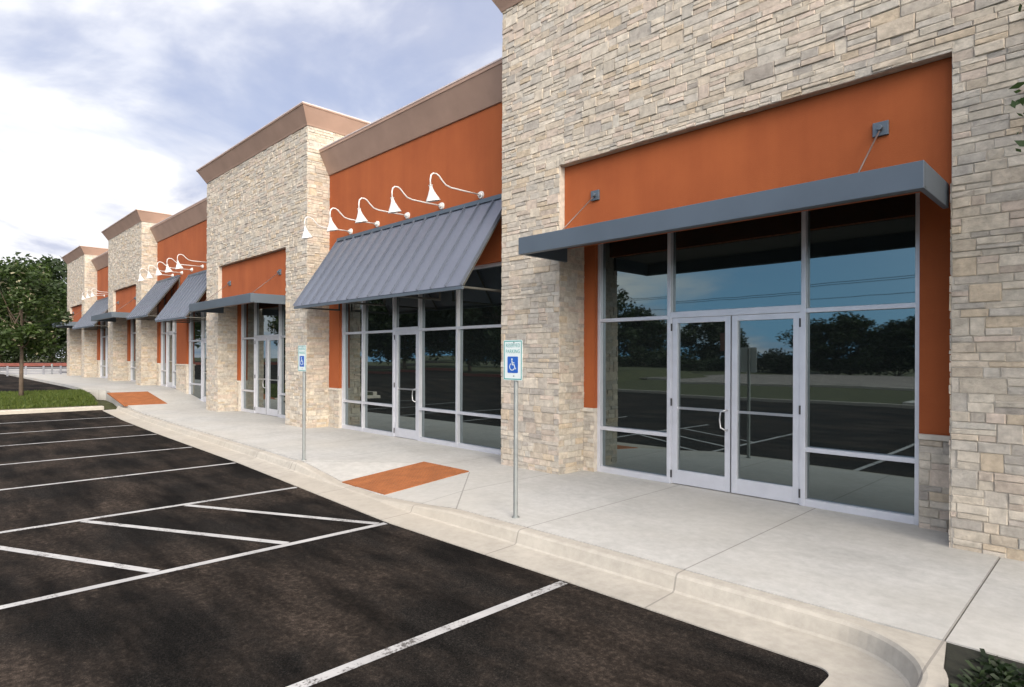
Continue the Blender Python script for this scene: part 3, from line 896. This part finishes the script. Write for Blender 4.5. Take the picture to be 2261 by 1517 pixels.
# hedge below the trees
def shrub(loc, rx, ry, h, n, seed, label, group):
    rs = random.Random(seed); root = empty('shrub', loc, label, 'shrub', group); f = MB(); t = MB()
    cl = [(Vector((loc[0]+rs.uniform(-.75, .75)*rx, loc[1]+rs.uniform(-.75, .75)*ry, loc[2]+h*rs.uniform(.25, .75))), rs.random()) for _ in range(14)]
    for p, k in cl:
        t.tube([(loc[0], loc[1], loc[2]-.05), tuple(p)], [.03, .01], 5, caps=False)
        for j in range(n//14):
            d = Vector((rs.gauss(0, 1), rs.gauss(0, 1), rs.gauss(0, 1))).normalized()*rs.random()**.4
            c = p + Vector((d.x*rx*.4, d.y*ry*.4, d.z*h*.3)); c.z = max(c.z, loc[2])
            u = Vector((rs.gauss(0, 1), rs.gauss(0, 1), rs.gauss(0, .6))).normalized(); w = u.cross(Vector((rs.gauss(0, 1), rs.gauss(0, 1), rs.gauss(0, 1)))).normalized()
            q = k*.5+rs.random()*.5; l = .14*rs.uniform(.7, 1.3)
            f.face([c-u*l, c+w*l*.45, c+u*l, c-w*l*.45], (.008+.02*q, .017+.034*q, .004+.008*q))
    t.build('stem', M['bark'], root); f.build('crown', M['leaf'], root, fix=False)
    return root
sh = shrub((-76.2, 8.5, .95), 1.3, 2.4, 2.6, 3000, 5, 'dark shrub behind the red wall, nearest the end tower', 'shrubs along the red wall')
for k, y in enumerate((3.8, -1, 13.2)):
    c = copy_tree(sh); c.location.y = y; c.rotation_euler.z = k+1; c['label'] = ['dark shrub behind the red wall at the left picture edge', 'dark shrub behind the red wall beyond the left picture edge', 'dark shrub behind the red wall hidden by the end tower'][k]
# tree at the right of the pavement whose crown reaches the picture's right edge
make_tree('shade_tree', (2.42, 5.2, -.03), 7.2, 2.2, 2.75, .95, 64, 36000, 77, .042, ((.012, .028, .007), (.045, .085, .02)), None, 'dark leafed tree at the right edge with a few leaves in front of the stone', None)

# trees mirrored in the glass, across the lot and the road
mir = [(-32, -24, 8.5, 4.2), (-39, -22, 9.5, 4.6), (-46, -24, 9.0, 4.4), (-53, -21, 10, 4.8), (-60, -25, 9.5, 4.8), (-70, -22, 10, 5), (-80, -27, 11, 5),
       (-24, -62, 6.6, 5.6), (-15, -60, 6.0, 5.2), (-7, -64, 8.0, 6.0), (-42, -66, 8, 5), (-55, -68, 9, 5.6), (-66, -62, 9, 5.6), (1, -60, 9, 5), (-92, -60, 11, 6.5), (-78, -60, 10, 6)]
base_t = None
for i, (x, y, h, r) in enumerate(mir):
    if base_t is None:
        base_t = make_tree('roadside_tree', (x, y, .55), h, h*.10, r, 1.0, 60, 11000, 91, .24, ((.008, .018, .005), (.028, .050, .012)), None, '', 'roadside trees mirrored in the windows')
        o = base_t
    else:
        o = copy_tree(base_t); o.location = (x, y, .55 if y > -40 and x < -29 else -.05); o.rotation_euler.z = i*1.7; o.scale = (r/4.2, r/4.2, h/8.5)
    o['label'] = 'green roadside tree across the parking lot, seen mirrored in the shop windows'
b = MB(); b.box(-90, -29.2, -17.2, -16.9, -.3, .66); struct(b.build('kerb', M['red']))
b = MB(); b.face([(-29.2, -17, .62), (-95, -17, .62), (-95, -36.2, .62), (-29.2, -36.2, .62)]); b.face([(-29.2, -17, .62), (-29.2, -36.2, .62), (-26, -36.2, -.1), (-26, -17, -.1)]); struct(b.build('lawn', M['grass']))
b = MB(); b.face([(-25.9, -17, -.11), (-26.3, -17, -.11), (-26.3, -9, -.11), (-25.9, -9, -.11)]); struct(b.build('driveway', M['asphalt']))
for k in range(16):
    c = copy_tree(sh); c.location = (-70 + k*5.3, -57.5 - (k*7 % 5), -.1); c.rotation_euler.z = k*1.1; c.scale = (2.6, 1.6, .75 + .25*(k*5 % 3))
    c['label'] = 'dark bush of the hedgerow across the road, seen mirrored in the windows'; c['group'] = 'hedgerow bushes across the road'
# power line
pol = None
for k, x in enumerate((-96, 24)):
    if pol is None:
        pol = empty('power_pole', (x, -54, 0), 'wooden power pole across the road, seen mirrored in the windows', 'power pole', 'power poles along the road')
        p = MB(); p.tube([(x, -54, 0), (x, -54, 11.5)], [.16, .11], 10); p.build('pole', M['wood'], pol)
        p = MB(); p.box(x-.05, x+.05, -55.1, -52.9, 10.6, 10.75); p.build('crossarm', M['wood'], pol)
        o = pol
    else:
        o = copy_tree(pol); o.location.x = x
for j, (y, z) in enumerate(((-55, 10.85), (-53, 10.85), (-54, 9.3))):
    m = MB()
    m.tube([(-96+120*t/30, y, z - 1.6*(1-((t-15)/15)**2)) for t in range(31)], .03, 5)
    tag(m.build('power_cable', M['cable']), 'black overhead power cable across the road, seen mirrored in the windows', 'cable', 'power cables along the road')
# panel on a post by the far kerb
sg = empty('post_sign', (-14.0, -12.9, -.05), 'brown panel on a dark post at the far kerb, mirrored in the near door', 'sign')
p = MB(); p.tube([(-14, -12.9, -.1), (-14, -12.9, 2.3)], .06, 8); p.build('post', M['black'], sg)
p = MB(); p.box(-14.33, -13.67, -12.96, -12.84, 2.2, 3.1); p.build('sign_panel', M['brown_sign'], sg, bevel=.02)
fr = empty('railing', (-51, 6.6, .57), 'low grey slatted railing at the far end of the pavement, before the red wall', 'railing')
for k in range(7):
    y = 3.6 + k*.95
    p = MB(); p.box(-51.06, -50.94, y-.05, y+.05, .5, 1.16); p.build('post', M['slat'], fr)
for k in range(6):
    y = 3.6 + k*.95
    p = MB()
    for j in range(5): p.box(-51.02, -50.98, y+.05, y+.90, .64+j*.095, .70+j*.095)
    p.build('slat_panel', M['slat'], fr)
# bollard far on the terrace
bo = MB(); bo.tube([(-52, 7.05, .5), (-52, 7.05, 1.25)], [.06, .06], 10); bo.tube([(-52, 7.05, 1.25), (-52, 7.05, 1.29)], [.06, .02], 10)
tag(bo.build('bollard', M['galv']), 'thin grey bollard on the far pavement past the end tower', 'bollard')

# ------------------------------------------------------------------ sky and sun
SUN_DIR = Vector((.86, -.34, .42)).normalized()
elev = math.asin(SUN_DIR.z); az = math.atan2(SUN_DIR.x, SUN_DIR.y)
W = bpy.data.worlds.new('World'); S.world = W; W.use_nodes = True
nt = W.node_tree; bg = nt.nodes['Background']
sky = N(nt, 'ShaderNodeTexSky', sky_type='NISHITA', sun_disc=False)
sky.sun_elevation = elev; sky.sun_rotation = az; sky.air_density = 1.0; sky.dust_density = 1.0; sky.ozone_density = 1.5
tc = N(nt, 'ShaderNodeTexCoord'); sep = N(nt, 'ShaderNodeSeparateXYZ'); nt.links.new(tc.outputs['Generated'], sep.inputs[0])
def math_(op, a, b=None, c=None, clamp=False):
    n = N(nt, 'ShaderNodeMath', operation=op); n.use_clamp = clamp
    for i, v in enumerate((a, b, c)):
        if v is None: continue
        if hasattr(v, 'is_linked'): nt.links.new(v, n.inputs[i])
        else: n.inputs[i].default_value = v
    return n.outputs[0]
zz = math_('MAXIMUM', sep.outputs[2], 0.0)
den = math_('ADD', zz, .185)
px = math_('DIVIDE', sep.outputs[0], den); py = math_('DIVIDE', sep.outputs[1], den)
cv = N(nt, 'ShaderNodeCombineXYZ'); nt.links.new(px, cv.inputs[0]); nt.links.new(py, cv.inputs[1]); cv.inputs[2].default_value = 3.7
def wn(scale, det, rough, dist=0):
    n = N(nt, 'ShaderNodeTexNoise'); n.inputs['Scale'].default_value = scale; n.inputs['Detail'].default_value = det; n.inputs['Roughness'].default_value = rough; n.inputs['Distortion'].default_value = dist
    nt.links.new(cv.outputs[0], n.inputs['Vector']); return n.outputs['Fac']
n1 = wn(.62, 7, .52, .3); n2 = wn(1.9, 6, .55, .4)
low = math_('SUBTRACT', 1.0, math_('MULTIPLY', zz, 3.2), clamp=True)          # 1 at the horizon
back = math_('MULTIPLY', sep.outputs[1], -1.0, clamp=True)
cov = math_('ADD', n1, math_('MULTIPLY', low, .20))
cov = math_('SUBTRACT', cov, math_('MULTIPLY', back, .26))
cov = math_('ADD', cov, math_('MULTIPLY', math_('SUBTRACT', n2, .5), .22))
mr = N(nt, 'ShaderNodeMapRange', interpolation_type='SMOOTHSTEP'); nt.links.new(cov, mr.inputs[0]); mr.inputs[1].default_value = .40; mr.inputs[2].default_value = .60
dens = mr.outputs[0]
cc = N(nt, 'ShaderNodeValToRGB'); el = cc.color_ramp.elements
el[0].position = .36; el[0].color = (.50, .53, .64, 1); el[1].position = .58; el[1].color = (1.0, .99, .97, 1)
nt.links.new(n2, cc.inputs[0])
cl = N(nt, 'ShaderNodeMix', data_type='RGBA', blend_type='MULTIPLY'); cl.inputs[0].default_value = 1; nt.links.new(cc.outputs[0], cl.inputs[6]); cl.inputs[7].default_value = (8.6, 8.6, 8.7, 1)
# thin veil over the blue
veil = N(nt, 'ShaderNodeMix', data_type='RGBA'); veil.inputs[0].default_value = .72; nt.links.new(sky.outputs[0], veil.inputs[6]); vc = N(nt, 'ShaderNodeMix', data_type='RGBA'); nt.links.new(math_('MULTIPLY', math_('MULTIPLY', back, 1.8, clamp=True), math_('SUBTRACT', 1.0, math_('MULTIPLY', zz, 2.2), clamp=True)), vc.inputs[0]); vc.inputs[6].default_value = (3.7, 4.0, 5.4, 1); vc.inputs[7].default_value = (2.4, 6.4, 10.5, 1); nt.links.new(vc.outputs[2], veil.inputs[7])
mx = N(nt, 'ShaderNodeMix', data_type='RGBA'); nt.links.new(dens, mx.inputs[0]); nt.links.new(veil.outputs[2], mx.inputs[6]); nt.links.new(cl.outputs[2], mx.inputs[7])
# bright glow of the veiled sun in the clouds
dp = N(nt, 'ShaderNodeVectorMath', operation='DOT_PRODUCT'); nt.links.new(tc.outputs['Generated'], dp.inputs[0]); dp.inputs[1].default_value = SUN_DIR
gl = math_('MULTIPLY', math_('POWER', math_('MAXIMUM', dp.outputs['Value'], 0.0), 2.4), 4.6)
gc = N(nt, 'ShaderNodeVectorMath', operation='SCALE'); gc.inputs[0].default_value = (8.0, 7.35, 6.6); nt.links.new(gl, gc.inputs['Scale'])
gm = N(nt, 'ShaderNodeVectorMath', operation='ADD'); nt.links.new(mx.outputs[2], gm.inputs[0]); nt.links.new(gc.outputs[0], gm.inputs[1])
nt.links.new(gm.outputs[0], bg.inputs['Color']); bg.inputs['Strength'].default_value = .10

sd = bpy.data.lights.new('sun', 'SUN'); sd.energy = 1.5; sd.angle = R_(24); sd.color = (1, .86, .68)
so = bpy.data.objects.new('sun', sd); COL.objects.link(so); so.rotation_euler = (-SUN_DIR).to_track_quat('-Z', 'Y').to_euler(); so.location = (20, -10, 30)

# ------------------------------------------------------------------ camera
f_px, yaw, roll, ty = 1348.53, .802306, .0036728, 23.88
F = Vector((-math.sin(yaw), math.cos(yaw), 0)); Rr = Vector((math.cos(yaw), math.sin(yaw), 0)); Z = Vector((0, 0, 1))
c, s = math.cos(roll), math.sin(roll)
right = Rr*c + Z*s; up = Rr*(-s) + Z*c
cam = bpy.data.cameras.new('camera'); co = bpy.data.objects.new('camera', cam); COL.objects.link(co)
mw = Matrix((right, up, -F)).transposed().to_4x4(); mw.translation = Vector((0, 0, 1.85)); co.matrix_world = mw
cam.sensor_width = 36; cam.sensor_fit = 'HORIZONTAL'; cam.lens = 36*f_px/2261
cam.shift_x = (1130.5-1105.9)/2261; cam.shift_y = (788.9-758.5)/2261
cam.clip_end = 1500; cam.clip_start = .05
S.camera = co
S.view_settings.view_transform = 'Standard'; S.view_settings.look = 'None'; S.view_settings.gamma = 1; S.view_settings.exposure = .6
